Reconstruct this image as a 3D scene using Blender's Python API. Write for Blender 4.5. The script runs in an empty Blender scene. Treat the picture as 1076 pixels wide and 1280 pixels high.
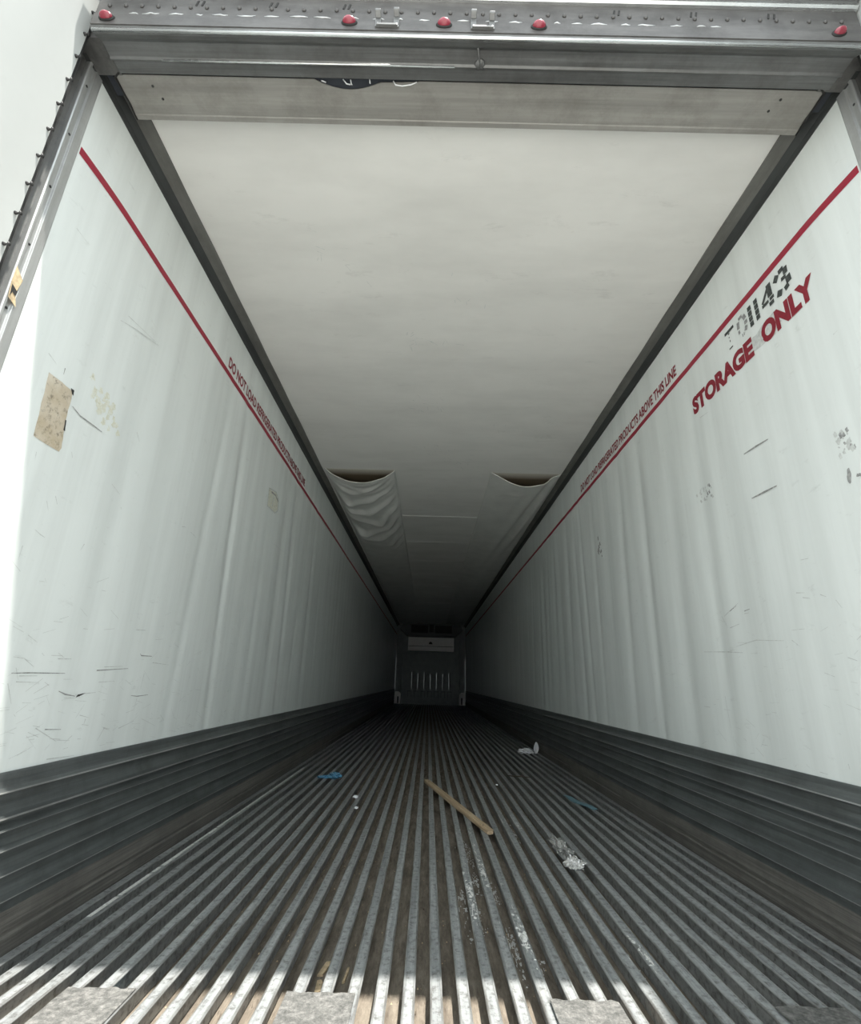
import bpy, bmesh, math, random
from mathutils import Vector, Matrix, noise

S = bpy.context.scene
C = S.collection
random.seed(7)

# ------------------------------------------------------------------ camera
F_PX, PITCH, YAW, ROLL = 627.5, 0.3261, -0.0040, 0.0282
CAM = Vector((-0.0836, 0.0, 0.7444))
fwd = Vector((math.sin(YAW) * math.cos(PITCH), math.cos(YAW) * math.cos(PITCH), math.sin(PITCH)))
rgt = Vector((math.cos(YAW), -math.sin(YAW), 0.0))
upv = rgt.cross(fwd)
r2 = rgt * math.cos(ROLL) + upv * math.sin(ROLL)
u2 = upv * math.cos(ROLL) - rgt * math.sin(ROLL)
cam_d = bpy.data.cameras.new('camera')
cam_d.sensor_fit = 'HORIZONTAL'
cam_d.sensor_width = 36.0
cam_d.lens = F_PX / 1076.0 * 36.0
cam_d.clip_start = 0.02
cam_d.clip_end = 300
cam = bpy.data.objects.new('camera', cam_d)
C.objects.link(cam)
m3 = Matrix((r2, u2, -fwd)).transposed()
cam.matrix_world = Matrix.Translation(CAM) @ m3.to_4x4()
S.camera = cam

# ------------------------------------------------------------------ sky, sun, exposure
w = bpy.data.worlds.new('sky')
S.world = w
w.use_nodes = True
nt = w.node_tree
bg = nt.nodes['Background']
bg.inputs['Color'].default_value = (0.90, 0.97, 1.0, 1)     # thin bright haze
bg.inputs['Strength'].default_value = 1.0
sun_d = bpy.data.lights.new('sun', 'SUN')
sun_d.energy = 3.6
sun_d.angle = math.radians(0.9)
sun_d.color = (1.0, 0.965, 0.90)
sun = bpy.data.objects.new('sun', sun_d)
C.objects.link(sun)
SUN_DIR = Vector((-0.22, 0.259, -1.0)).normalized()
sun.rotation_euler = SUN_DIR.to_track_quat('-Z', 'Y').to_euler()
sun.location = (3, -6, 12)
S.view_settings.view_transform = 'Standard'
S.view_settings.look = 'None'
S.view_settings.gamma = 1.0
S.view_settings.use_curve_mapping = False
S.view_settings.exposure = 1.5
S.cycles.max_bounces = 14
S.cycles.diffuse_bounces = 9
S.cycles.glossy_bounces = 5
S.cycles.use_denoising = True

# ------------------------------------------------------------------ dimensions (metres)
HW = 1.25            # half width between the liners
Y0, Y1 = 1.16, 18.9  # liner from the rear jamb to the nose
YR = 0.985           # rear face of the header
HT = 2.6525          # liner top edge
HC = 2.715           # ceiling
XI = 1.178           # ceiling edge (inner edge of the cove trim)
HS = 0.4754          # top of the scuff plates
ZV = -0.050          # bottom of the floor channels
PITCHX, RAIL0 = 0.0691, -0.0413

# ------------------------------------------------------------------ materials
def new_mat(name):
    m = bpy.data.materials.new(name)
    m.use_nodes = True
    n = m.node_tree.nodes
    l = m.node_tree.links
    b = n['Principled BSDF']
    return m, n, l, b

def coords(n, l, scale=(1, 1, 1), kind='Object'):
    tc = n.new('ShaderNodeTexCoord')
    mp = n.new('ShaderNodeMapping')
    mp.inputs['Scale'].default_value = scale
    l.new(tc.outputs[kind], mp.inputs['Vector'])
    return mp.outputs['Vector']

def ramp(n, l, src, stops):
    r = n.new('ShaderNodeValToRGB')
    e = r.color_ramp.elements
    while len(e) < len(stops):
        e.new(0.5)
    for i, (p, c) in enumerate(stops):
        e[i].position = p
        e[i].color = (c[0], c[1], c[2], 1)
    l.new(src, r.inputs['Fac'])
    return r.outputs['Color']

def noise_tex(n, l, vec, scale, detail=5, rough=0.6, dist=0.0):
    t = n.new('ShaderNodeTexNoise')
    t.inputs['Scale'].default_value = scale
    t.inputs['Detail'].default_value = detail
    t.inputs['Roughness'].default_value = rough
    t.inputs['Distortion'].default_value = dist
    l.new(vec, t.inputs['Vector'])
    return t.outputs['Fac']

def mix(n, l, fac, a, b, mode='MIX'):
    x = n.new('ShaderNodeMix')
    x.data_type = 'RGBA'
    x.blend_type = mode
    for sock, v in ((x.inputs[0], fac), (x.inputs[6], a), (x.inputs[7], b)):
        if isinstance(v, (int, float)):
            sock.default_value = v
        elif isinstance(v, tuple):
            sock.default_value = (v[0], v[1], v[2], 1)
        else:
            l.new(v, sock)
    return x.outputs[2]

def bump(n, l, b, h, strength=0.3, dist=0.01):
    bp = n.new('ShaderNodeBump')
    bp.inputs['Strength'].default_value = strength
    bp.inputs['Distance'].default_value = dist
    l.new(h, bp.inputs['Height'])
    l.new(bp.outputs['Normal'], b.inputs['Normal'])

def plain(name, col, rough=0.6, metal=0.0, spec=0.5, var=0.12, scale=30.0):
    m, n, l, b = new_mat(name)
    v = coords(n, l)
    f = noise_tex(n, l, v, scale)
    lo = tuple(c * (1 - var) for c in col)
    hi = tuple(min(1, c * (1 + var)) for c in col)
    l.new(ramp(n, l, f, [(0.3, lo), (0.7, hi)]), b.inputs['Base Color'])
    b.inputs['Roughness'].default_value = rough
    b.inputs['Metallic'].default_value = metal
    b.inputs['Specular IOR Level'].default_value = spec
    return m

def liner_mat(name, col, dirt, streak_scale, rough=0.42):
    # glossy glass-fibre liner: fine weave, faint run marks, smudges
    m, n, l, b = new_mat(name)
    v = coords(n, l)
    base = ramp(n, l, noise_tex(n, l, v, 1.3, 6, 0.65), [(0.25, tuple(c * 0.93 for c in col)), (0.75, col)])
    vs = coords(n, l, streak_scale)
    st = ramp(n, l, noise_tex(n, l, vs, 1.0, 5, 0.6), [(0.42, (0, 0, 0)), (0.72, (1, 1, 1))])
    stf = n.new('ShaderNodeMath'); stf.operation = 'MULTIPLY'; stf.inputs[1].default_value = 0.24
    l.new(st, stf.inputs[0])
    c1 = mix(n, l, stf.outputs[0], base, dirt)
    # speckled smudges
    sm = ramp(n, l, noise_tex(n, l, coords(n, l, (1, 3.0, 7.0)), 3.2, 9, 0.74, 0.3), [(0.60, (0, 0, 0)), (0.74, (1, 1, 1))])
    smf = n.new('ShaderNodeMath'); smf.operation = 'MULTIPLY'; smf.inputs[1].default_value = 0.35
    l.new(sm, smf.inputs[0])
    c2 = mix(n, l, smf.outputs[0], c1, dirt)
    l.new(c2, b.inputs['Base Color'])
    b.inputs['Roughness'].default_value = rough
    b.inputs['Specular IOR Level'].default_value = 0.45
    bump(n, l, b, noise_tex(n, l, v, 260.0, 2, 0.5), 0.06, 0.002)
    return m

def metal_mat(name, col, rough, metal, grain=(1, 1, 1), var=0.3, dirt=(0.10, 0.09, 0.075), dirt_amt=0.5, gscale=8.0, dstops=(0.45, 0.7)):
    m, n, l, b = new_mat(name)
    v = coords(n, l, grain)
    g = noise_tex(n, l, v, gscale, 8, 0.7)
    base = ramp(n, l, g, [(0.3, tuple(c * (1 - var) for c in col)), (0.7, tuple(min(1, c * (1 + var * 0.6)) for c in col))])
    d = ramp(n, l, noise_tex(n, l, coords(n, l), 5.0, 9, 0.75), [(dstops[0], (0, 0, 0)), (dstops[1], (1, 1, 1))])
    df = n.new('ShaderNodeMath'); df.operation = 'MULTIPLY'; df.inputs[1].default_value = dirt_amt
    l.new(d, df.inputs[0])
    l.new(mix(n, l, df.outputs[0], base, dirt), b.inputs['Base Color'])
    rr = n.new('ShaderNodeMapRange')
    rr.inputs['To Min'].default_value = max(0.05, rough - 0.12)
    rr.inputs['To Max'].default_value = rough + 0.15
    l.new(g, rr.inputs['Value'])
    l.new(rr.outputs['Result'], b.inputs['Roughness'])
    b.inputs['Metallic'].default_value = metal
    bump(n, l, b, g, 0.12, 0.004)
    return m

M = {}
M['liner'] = liner_mat('white_liner', (0.84, 0.885, 0.87), (0.40, 0.42, 0.40), (1, 9.0, 0.5), 0.33)
M['ceil'] = liner_mat('ceiling_liner', (0.80, 0.80, 0.775), (0.42, 0.42, 0.40), (1.4, 4.0, 1), 0.5)
M['trim'] = metal_mat('cove_metal', (0.19, 0.19, 0.178), 0.55, 0.35, (1, 0.15, 1), 0.3, (0.10, 0.095, 0.085), 0.55, 14.0)
M['cove_dark'] = metal_mat('cove_shaded', (0.055, 0.06, 0.06), 0.6, 0.2, (1, 0.15, 1), 0.3, (0.03, 0.03, 0.03), 0.5, 14.0)
M['ridge_highlight'] = metal_mat('ridge_highlight_metal', (0.46, 0.47, 0.46), 0.35, 0.6, (20, 0.8, 20), 0.35, (0.16, 0.16, 0.15), 0.6, 3.0)
M['channel'] = metal_mat('hinge_channel_metal', (0.16, 0.16, 0.155), 0.5, 0.4, (6, 6, 0.4), 0.4, (0.05, 0.05, 0.05), 0.6, 4.0)
M['scuff'] = metal_mat('scuff_metal', (0.17, 0.185, 0.185), 0.42, 0.45, (20, 0.6, 20), 0.35, (0.075, 0.078, 0.075), 0.6, 3.0)
M['header'] = metal_mat('header_metal', (0.20, 0.205, 0.205), 0.40, 0.5, (0.25, 12, 12), 0.35, (0.09, 0.085, 0.08), 0.65, 5.0)
M['grime'] = metal_mat('grimy_face_metal', (0.125, 0.122, 0.12), 0.5, 0.35, (1.2, 6, 6), 0.4, (0.045, 0.042, 0.04), 0.75, 5.0)
M['plate'] = metal_mat('header_plate_metal', (0.36, 0.352, 0.33), 0.5, 0.4, (0.2, 6, 6), 0.25, (0.15, 0.135, 0.12), 0.5, 5.0)
M['bright'] = metal_mat('bright_metal', (0.78, 0.80, 0.80), 0.25, 0.9, (0.3, 6, 6), 0.15, (0.4, 0.4, 0.4), 0.3, 6.0)
M['jamb'] = metal_mat('jamb_metal', (0.56, 0.575, 0.575), 0.38, 0.6, (6, 6, 0.3), 0.2, (0.28, 0.27, 0.25), 0.35, 5.0)
M['black'] = plain('black_rubber', (0.018, 0.018, 0.018), 0.7)
M['void'] = plain('void_shade', (0.03, 0.035, 0.045), 0.8)
M['door'] = liner_mat('door_liner', (0.50, 0.52, 0.51), (0.40, 0.41, 0.40), (2, 2, 2), 0.4)
M['red'] = plain('red_paint', (0.33, 0.010, 0.036), 0.45, 0, 0.5, 0.12, 40)
M['redtext'] = plain('red_lettering', (0.25, 0.010, 0.026), 0.5, 0, 0.5, 0.2, 60)
M['stencil'] = plain('black_stencil', (0.055, 0.062, 0.06), 0.6, 0, 0.5, 0.6, 120)
M['fadedstencil'] = plain('faded_stencil', (0.30, 0.30, 0.30), 0.6, 0, 0.5, 0.45, 160)
M['scratch'] = plain('scratch_mark', (0.34, 0.345, 0.34), 0.7, 0, 0.4, 0.45, 90)
M['softscuff'] = plain('soft_scuff', (0.60, 0.625, 0.61), 0.6, 0, 0.4, 0.2, 60)
M['cut'] = plain('dark_cut', (0.03, 0.03, 0.03), 0.8)
M['lens'] = None
M['screw'] = plain('dark_screw', (0.05, 0.05, 0.05), 0.5, 0.5)
M['grey'] = plain('nose_panel_grey', (0.24, 0.265, 0.26), 0.55, 0, 0.5, 0.15, 6)
M['darkgrey'] = plain('nose_dark_grey', (0.10, 0.11, 0.11), 0.6)
M['white'] = plain('unit_white', (0.92, 0.90, 0.86), 0.45, 0, 0.5, 0.05, 5)
M['concrete'] = plain('yard_concrete', (0.46, 0.445, 0.42), 0.9, 0, 0.3, 0.2, 2.0)
M['shell'] = plain('trailer_skin', (0.78, 0.79, 0.79), 0.4)

m, n, l, b = new_mat('red_lens')
l.new(ramp(n, l, noise_tex(n, l, coords(n, l), 25.0), [(0.3, (0.17, 0.010, 0.025)), (0.7, (0.27, 0.018, 0.04))]), b.inputs['Base Color'])
b.inputs['Roughness'].default_value = 0.25
b.inputs['Coat Weight'].default_value = 0.5
M['lens'] = m

# beige scraped patch (old board behind the liner)
m, n, l, b = new_mat('beige_patch')
v = coords(n, l)
f1 = noise_tex(n, l, v, 55.0, 8, 0.75)
c1 = ramp(n, l, noise_tex(n, l, v, 14.0, 4), [(0.3, (0.50, 0.42, 0.30)), (0.7, (0.66, 0.60, 0.50))])
l.new(mix(n, l, ramp(n, l, f1, [(0.52, (0, 0, 0)), (0.66, (0.8, 0.8, 0.8))]), c1, (0.17, 0.145, 0.11)), b.inputs['Base Color'])
b.inputs['Roughness'].default_value = 0.85
M['beige'] = m

# pale yellowed glue residue
m, n, l, b = new_mat('glue_residue')
v = coords(n, l)
l.new(ramp(n, l, noise_tex(n, l, v, 60.0, 7, 0.75), [(0.38, (0.80, 0.83, 0.78)), (0.56, (0.68, 0.68, 0.56)), (0.72, (0.46, 0.46, 0.42))]), b.inputs['Base Color'])
b.inputs['Roughness'].default_value = 0.8
M['glue'] = m

# worn aluminium rails: polished dull top, scraped and dusty
m, n, l, b = new_mat('rail_metal')
v = coords(n, l, (1, 1, 1), 'Object')
oi = n.new('ShaderNodeObjectInfo')
addv = n.new('ShaderNodeVectorMath'); addv.operation = 'ADD'
comb = n.new('ShaderNodeCombineXYZ')
mul = n.new('ShaderNodeMath'); mul.operation = 'MULTIPLY'; mul.inputs[1].default_value = 37.0
l.new(oi.outputs['Random'], mul.inputs[0])
l.new(mul.outputs[0], comb.inputs['Y'])
l.new(v, addv.inputs[0]); l.new(comb.outputs[0], addv.inputs[1])
vv = addv.outputs[0]
stx = n.new('ShaderNodeVectorMath'); stx.operation = 'MULTIPLY'; stx.inputs[1].default_value = (45, 1.2, 20)
l.new(vv, stx.inputs[0])
g1 = noise_tex(n, l, stx.outputs[0], 1.0, 8, 0.7)
base = ramp(n, l, g1, [(0.30, (0.22, 0.232, 0.236)), (0.52, (0.385, 0.402, 0.406)), (0.74, (0.57, 0.585, 0.58))])
g2 = noise_tex(n, l, vv, 42.0, 8, 0.75)
sp = ramp(n, l, g2, [(0.48, (0, 0, 0)), (0.65, (0.78, 0.78, 0.78))])
c1 = mix(n, l, sp, base, (0.085, 0.08, 0.07))
g3 = noise_tex(n, l, vv, 9.0, 7, 0.7)
du = ramp(n, l, g3, [(0.58, (0, 0, 0)), (0.70, (0.7, 0.7, 0.7))])
c2 = mix(n, l, du, c1, (0.52, 0.52, 0.50))
l.new(c2, b.inputs['Base Color'])
b.inputs['Metallic'].default_value = 0.3
rr = n.new('ShaderNodeMapRange'); rr.inputs['To Min'].default_value = 0.32; rr.inputs['To Max'].default_value = 0.62
l.new(g2, rr.inputs['Value']); l.new(rr.outputs['Result'], b.inputs['Roughness'])
bump(n, l, b, g2, 0.15, 0.002)
M['rail'] = m
M['rail_edge'] = metal_mat('rail_edge_metal', (0.50, 0.515, 0.51), 0.4, 0.5, (30, 1.0, 30), 0.4, (0.14, 0.13, 0.115), 0.75, 2.0, (0.42, 0.62))

# dirt in the floor channels
m, n, l, b = new_mat('channel_dirt')
v = coords(n, l, (9, 1.6, 1))
f1 = noise_tex(n, l, v, 4.0, 9, 0.75)
f2 = noise_tex(n, l, coords(n, l), 110.0, 6, 0.8)
c1 = ramp(n, l, f1, [(0.28, (0.10, 0.081, 0.062)), (0.50, (0.24, 0.203, 0.160)), (0.75, (0.43, 0.375, 0.30))])
c2 = mix(n, l, ramp(n, l, f2, [(0.60, (0, 0, 0)), (0.72, (0.8, 0.8, 0.8))]), c1, (0.50, 0.45, 0.37))
l.new(c2, b.inputs['Base Color'])
b.inputs['Roughness'].default_value = 0.95
bump(n, l, b, f2, 0.7, 0.01)
M['dirt'] = m

# fillet between scuff plate and rails, dusty brown grey
M['fillet'] = metal_mat('dusty_fillet', (0.165, 0.157, 0.142), 0.75, 0.1, (30, 0.5, 60), 0.55, (0.07, 0.066, 0.06), 0.6, 3.0)

# grey worn cover plates
m, n, l, b = new_mat('worn_plate')
v = coords(n, l)
f1 = noise_tex(n, l, v, 60.0, 9, 0.8)
l.new(ramp(n, l, f1, [(0.32, (0.05, 0.05, 0.048)), (0.5, (0.16, 0.16, 0.152)), (0.68, (0.34, 0.33, 0.315))]), b.inputs['Base Color'])
b.inputs['Roughness'].default_value = 0.7
b.inputs['Metallic'].default_value = 0.2
bump(n, l, b, f1, 0.6, 0.006)
M['cover'] = m

# air chute cloth
m, n, l, b = new_mat('chute_cloth')
v = coords(n, l)
l.new(ramp(n, l, noise_tex(n, l, v, 4.0, 6, 0.6), [(0.3, (0.62, 0.63, 0.61)), (0.7, (0.72, 0.73, 0.705))]), b.inputs['Base Color'])
b.inputs['Roughness'].default_value = 0.65
bump(n, l, b, noise_tex(n, l, v, 14.0, 5, 0.6), 0.25, 0.02)
M['cloth'] = m
M['hem'] = plain('cloth_hem', (0.70, 0.71, 0.67), 0.7)
m, n, l, b = new_mat('stained_shaded_liner')     # dirt stain plus the duct's shade, painted darker inward
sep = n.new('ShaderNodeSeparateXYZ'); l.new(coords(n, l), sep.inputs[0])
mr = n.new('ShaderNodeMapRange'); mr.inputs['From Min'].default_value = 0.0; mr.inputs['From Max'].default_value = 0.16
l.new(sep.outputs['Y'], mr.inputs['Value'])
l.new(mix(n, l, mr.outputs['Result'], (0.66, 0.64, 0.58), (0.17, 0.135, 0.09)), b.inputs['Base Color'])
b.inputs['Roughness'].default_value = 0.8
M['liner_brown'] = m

# wood slat
m, n, l, b = new_mat('wood_slat')
v = coords(n, l, (60, 3, 60))
f1 = noise_tex(n, l, v, 1.2, 6, 0.65, 0.4)
l.new(ramp(n, l, f1, [(0.3, (0.34, 0.24, 0.145)), (0.55, (0.50, 0.38, 0.25)), (0.78, (0.62, 0.50, 0.35))]), b.inputs['Base Color'])
b.inputs['Roughness'].default_value = 0.75
M['wood'] = m
M['chip'] = plain('pale_wood_chip', (0.60, 0.47, 0.30), 0.8, 0, 0.3, 0.3, 60)
m, n, l, b = new_mat('clear_wrap')
l.new(ramp(n, l, noise_tex(n, l, coords(n, l), 40.0), [(0.3, (0.60, 0.60, 0.59)), (0.7, (0.95, 0.95, 0.94))]), b.inputs['Base Color'])
b.inputs['Roughness'].default_value = 0.16
b.inputs['Metallic'].default_value = 0.7
M['wrap'] = m
M['blue'] = plain('blue_film', (0.10, 0.27, 0.42), 0.35, 0, 0.6, 0.45, 30)
M['teal'] = plain('teal_film', (0.17, 0.31, 0.37), 0.4, 0, 0.5, 0.35, 20)
M['paper'] = plain('white_paper', (0.85, 0.86, 0.88), 0.7, 0, 0.3, 0.06, 20)
M['powder'] = plain('white_powder', (0.68, 0.68, 0.66), 0.95, 0, 0.2, 0.25, 90)
M['twig'] = plain('dark_twig', (0.12, 0.10, 0.07), 0.85)

# ------------------------------------------------------------------ mesh helpers
class MB:
    def __init__(s):
        s.v = []; s.f = []
    def add(s, vs, fs):
        o = len(s.v)
        s.v += [tuple(x) for x in vs]
        s.f += [tuple(i + o for i in f) for f in fs]
        return s
    def box(s, x0, x1, y0, y1, z0, z1):
        vs = [(x, y, z) for x in (x0, x1) for y in (y0, y1) for z in (z0, z1)]
        return s.add(vs, [(0, 1, 3, 2), (4, 6, 7, 5), (0, 4, 5, 1), (2, 3, 7, 6), (0, 2, 6, 4), (1, 5, 7, 3)])
    def prism_y(s, prof, y0, y1, ys=None):
        # closed profile of (x, z) run along y
        ys = ys or [y0, y1]
        k = len(prof)
        vs = [(x, y, z) for y in ys for (x, z) in prof]
        fs = []
        for j in range(len(ys) - 1):
            for i in range(k):
                a = j * k + i; b_ = j * k + (i + 1) % k
                fs.append((a, b_, b_ + k, a + k))
        fs.append(tuple(range(k))[::-1]); fs.append(tuple((len(ys) - 1) * k + i for i in range(k)))
        return s.add(vs, fs)
    def prism_x(s, prof, x0, x1):
        k = len(prof)
        vs = [(x, y, z) for x in (x0, x1) for (y, z) in prof]
        fs = [(i, (i + 1) % k, (i + 1) % k + k, i + k) for i in range(k)]
        fs += [tuple(range(k))[::-1], tuple(k + i for i in range(k))]
        return s.add(vs, fs)
    def tube(s, pts, r, seg=8):
        pts = [Vector(p) for p in pts]
        rings = []
        for i, p in enumerate(pts):
            d = (pts[min(i + 1, len(pts) - 1)] - pts[max(i - 1, 0)]).normalized()
            a = d.orthogonal().normalized() if i == 0 else (rings_a - d * rings_a.dot(d)).normalized()
            rings_a = a
            b_ = d.cross(a)
            rr_ = r[i] if isinstance(r, (list, tuple)) else r
            rings.append([p + (a * math.cos(t) + b_ * math.sin(t)) * rr_ for t in [2 * math.pi * k / seg for k in range(seg)]])
        vs = [q for ring in rings for q in ring]
        fs = []
        for i in range(len(pts) - 1):
            for k in range(seg):
                a0 = i * seg + k; a1 = i * seg + (k + 1) % seg
                fs.append((a0, a1, a1 + seg, a0 + seg))
        fs += [tuple(range(seg))[::-1], tuple((len(pts) - 1) * seg + k for k in range(seg))]
        return s.add(vs, fs)
    def lathe(s, prof, origin, axis, seg=12):
        # prof: (radius, distance along axis)
        axis = Vector(axis).normalized(); a = axis.orthogonal().normalized(); b_ = axis.cross(a)
        o = Vector(origin)
        vs = []
        for (r, h) in prof:
            for k in range(seg):
                t = 2 * math.pi * k / seg
                vs.append(o + axis * h + (a * math.cos(t) + b_ * math.sin(t)) * r)
        fs = []
        for i in range(len(prof) - 1):
            for k in range(seg):
                a0 = i * seg + k; a1 = i * seg + (k + 1) % seg
                fs.append((a0, a1, a1 + seg, a0 + seg))
        fs += [tuple(range(seg))[::-1], tuple((len(prof) - 1) * seg + k for k in range(seg))]
        return s.add(vs, fs)
    def split_ngons(s):
        for i, f in enumerate(s.f):
            if len(f) > 4:
                o = len(s.v)
                s.v += [s.v[j] for j in f]
                s.f[i] = tuple(range(o, o + len(f)))
        return s
    def mesh(s, name, mat, smooth=False):
        me = bpy.data.meshes.new(name)
        me.from_pydata([tuple(v) for v in s.v], [], s.f)
        bm = bmesh.new(); bm.from_mesh(me)
        bmesh.ops.recalc_face_normals(bm, faces=bm.faces)
        bm.to_mesh(me); bm.free()
        if mat:
            me.materials.append(mat)
        if smooth:
            for p in me.polygons:
                p.use_smooth = True
        return me
    def build(s, name, mat, parent=None, smooth=False, bevel=0.0, label=None, stuff=False):
        return link(name, s.mesh(name, mat, smooth), parent, bevel, label, stuff)

def link(name, me, parent=None, bevel=0.0, label=None, stuff=False):
    o = bpy.data.objects.new(name, me)
    C.objects.link(o)
    if parent:
        o.parent = parent
    if bevel:
        md = o.modifiers.new('bevel', 'BEVEL'); md.width = bevel; md.segments = 2; md.limit_method = 'ANGLE'
    if label:
        o['label'] = label
    if stuff:
        o['kind'] = 'stuff'
    return o

def tag(o, label, cat, group=None, kind=None):
    o['label'] = label; o['category'] = cat
    if group: o['group'] = group
    if kind: o['kind'] = kind
    return o

def empty(name, loc=(0, 0, 0)):
    o = bpy.data.objects.new(name, None)
    C.objects.link(o); o.location = loc
    o.empty_display_size = 0.05
    return o

# ------------------------------------------------------------------ wavy side liners
rw = random.Random(11)
BULGE = {}
for side in (-1, 1):
    bl = []
    y = 1.75
    while y < Y1 - 0.2:
        bl.append((y, rw.uniform(0.030, 0.085), rw.uniform(0.0030, 0.0090), rw.uniform(-0.06, 0.06), rw.uniform(0.5, 2.0)))
        y += rw.uniform(0.16, 0.46)
    BULGE[side] = bl

def wave(side, y, z):
    s_ = 0.0
    zt = max(0.0, min(1.0, (2.45 - z) / 0.5))
    for (yc, wd, h, tilt, zc) in BULGE[side]:
        d = (y - yc + tilt * (z - 1.2)) / wd
        if abs(d) < 4:
            s_ += h * math.exp(-d * d) * (0.55 + 0.45 * math.exp(-((z - zc) / 0.8) ** 2))
    s_ += 0.0025 * (1 + math.sin(y * 2.1 + side)) * (0.5 + 0.5 * math.sin(z * 1.7 + y * 0.6))
    near = max(0.15, min(1.0, (y - 1.2) / 1.4))
    return min(0.022, s_ * (0.25 + 0.75 * zt) * near)

def on_wall(side, y, z, lift=0.0012):
    return (side * (HW + wave(side, y, z) - lift), y, z)

def wall_mesh(side):
    ny, nz = 620, 16
    ya = [Y0 + (Y1 - Y0) * (i / ny) ** 1.35 for i in range(ny + 1)]
    za = [HS - 0.03 + (HT + 0.012 - HS + 0.03) * j / nz for j in range(nz + 1)]
    mb = MB()
    vs = [on_wall(side, y, z, 0.0) for y in ya for z in za]
    fs = []
    k = nz + 1
    for i in range(ny):
        for j in range(nz):
            a = i * k + j
            q = (a, a + 1, a + k + 1, a + k)
            fs.append(q)
    mb.add(vs, fs)
    # outer skin and edges
    X = side * (HW + 0.07)
    o = len(mb.v)
    mb.v += [(X, Y0, za[0]), (X, Y0, za[-1]), (X, Y1, za[-1]), (X, Y1, za[0])]
    mb.f.append((o, o + 1, o + 2, o + 3))
    mb.f.append(tuple([j for j in range(k)] + [o + 1, o]))
    mb.f.append(tuple([ny * k + j for j in range(k)] + [o + 2, o + 3]))
    mb.f.append(tuple([i * k for i in range(ny + 1)] + [o + 3, o]))
    mb.f.append(tuple([i * k + nz for i in range(ny + 1)] + [o + 2, o + 1]))
    return mb

walls = {}
for side, nm, lab in ((-1, 'wall_left', 'white scuffed liner wall on the left with the beige scraped patch'),
                      (1, 'wall_right', 'white liner wall on the right with large red and black lettering')):
    o = wall_mesh(side).split_ngons().build(nm, M['liner'], None, smooth=True)
    walls[side] = tag(o, lab, 'wall', kind='structure')
    # shade flat for the flat outer faces only
    for p in o.data.polygons:
        if len(p.vertices) > 4 or abs(p.center.x) > HW + 0.03:
            p.use_smooth = False

# ------------------------------------------------------------------ floor
mb = MB().box(-1.30, 1.30, 1.0, Y1, -0.20, ZV)
floor = tag(mb.build('floor', M['dirt']), 'dirty grooved metal floor of lengthwise rails running to the dark end', 'floor', kind='structure')

def rail_mesh():
    hw, ww = 0.0158, 0.004
    prof = [(-hw, -0.0045), (-hw, -0.0022), (-hw + 0.0022, 0.0), (-0.0105, 0.0), (-0.0095, -0.0008), (0.0095, -0.0008), (0.0105, 0.0), (hw - 0.0022, 0.0),
            (hw, -0.0022), (hw, -0.0045), (ww, -0.0065), (ww, ZV), (-ww, ZV), (-ww, -0.0065)]
    mb = MB(); mb.prism_y(prof, 1.0, Y1 - 0.02)
    me = mb.mesh('rail', M['rail'])
    me.materials.append(M['rail_edge'])
    for p in me.polygons:      # worn bright shoulders of the rail head
        if len(p.vertices) == 4 and p.center.z > -0.0035 and abs(p.center.x) > 0.0108:
            p.material_index = 1
    return me
rail_me = rail_mesh()
rails_x = []
for k in range(-17, 19):
    x = RAIL0 + k * PITCHX
    rails_x.append(x)
    o = link('rail', rail_me, floor)
    o.location = (x, 0, 0)

# rail end cover plates by the door
for i, (x0, x1) in enumerate(((-0.955, -0.788), (-0.412, -0.243), (0.240, 0.409), (0.795, 0.966))):
    mb = MB()
    rr_ = random.Random(40 + i)
    nx, ny = 10, 18
    vs = []; fs = []
    for a in range(nx + 1):
        for c in range(ny + 1):
            x = x0 + (x1 - x0) * a / nx; y = 1.04 + (1.562 - 1.04) * c / ny
            if c == ny: y += rr_.uniform(-0.004, 0.004)
            vs.append((x, y, 0.0045 + rr_.uniform(-0.0012, 0.0012)))
    for a in range(nx):
        for c in range(ny):
            q = a * (ny + 1) + c
            fs.append((q, q + ny + 1, q + ny + 2, q + 1))
    mb.add(vs, fs)
    o = mb.build('cover_plate', M['cover'], floor, label='grey worn plate laid across the rails at the doorway')
    md = o.modifiers.new('thick', 'SOLIDIFY'); md.thickness = 0.004; md.offset = -1

# worn bright edge along one rail at the left
mb = MB()
rr_ = random.Random(5)
x = rails_x[1]
y = 1.95
while y < 4.9:
    ln = rr_.uniform(0.05, 0.22)
    wx = rr_.uniform(0.010, 0.016)
    mb.box(x - 0.0135, x - 0.0135 + wx, y, y + ln, 0.0001, 0.0007)
    y += ln + rr_.uniform(0.0, 0.02)
mb.build('scraped_edge', M['powder'], floor, label='bright scraped strip along a rail', stuff=True)

# rear sill
mb = MB().box(-1.30, 1.30, 0.93, 1.0, -0.26, 0.0)
tag(mb.build('sill', M['header'], bevel=0.006), 'metal threshold sill under the rear end of the floor', 'sill', kind='structure')

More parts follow.
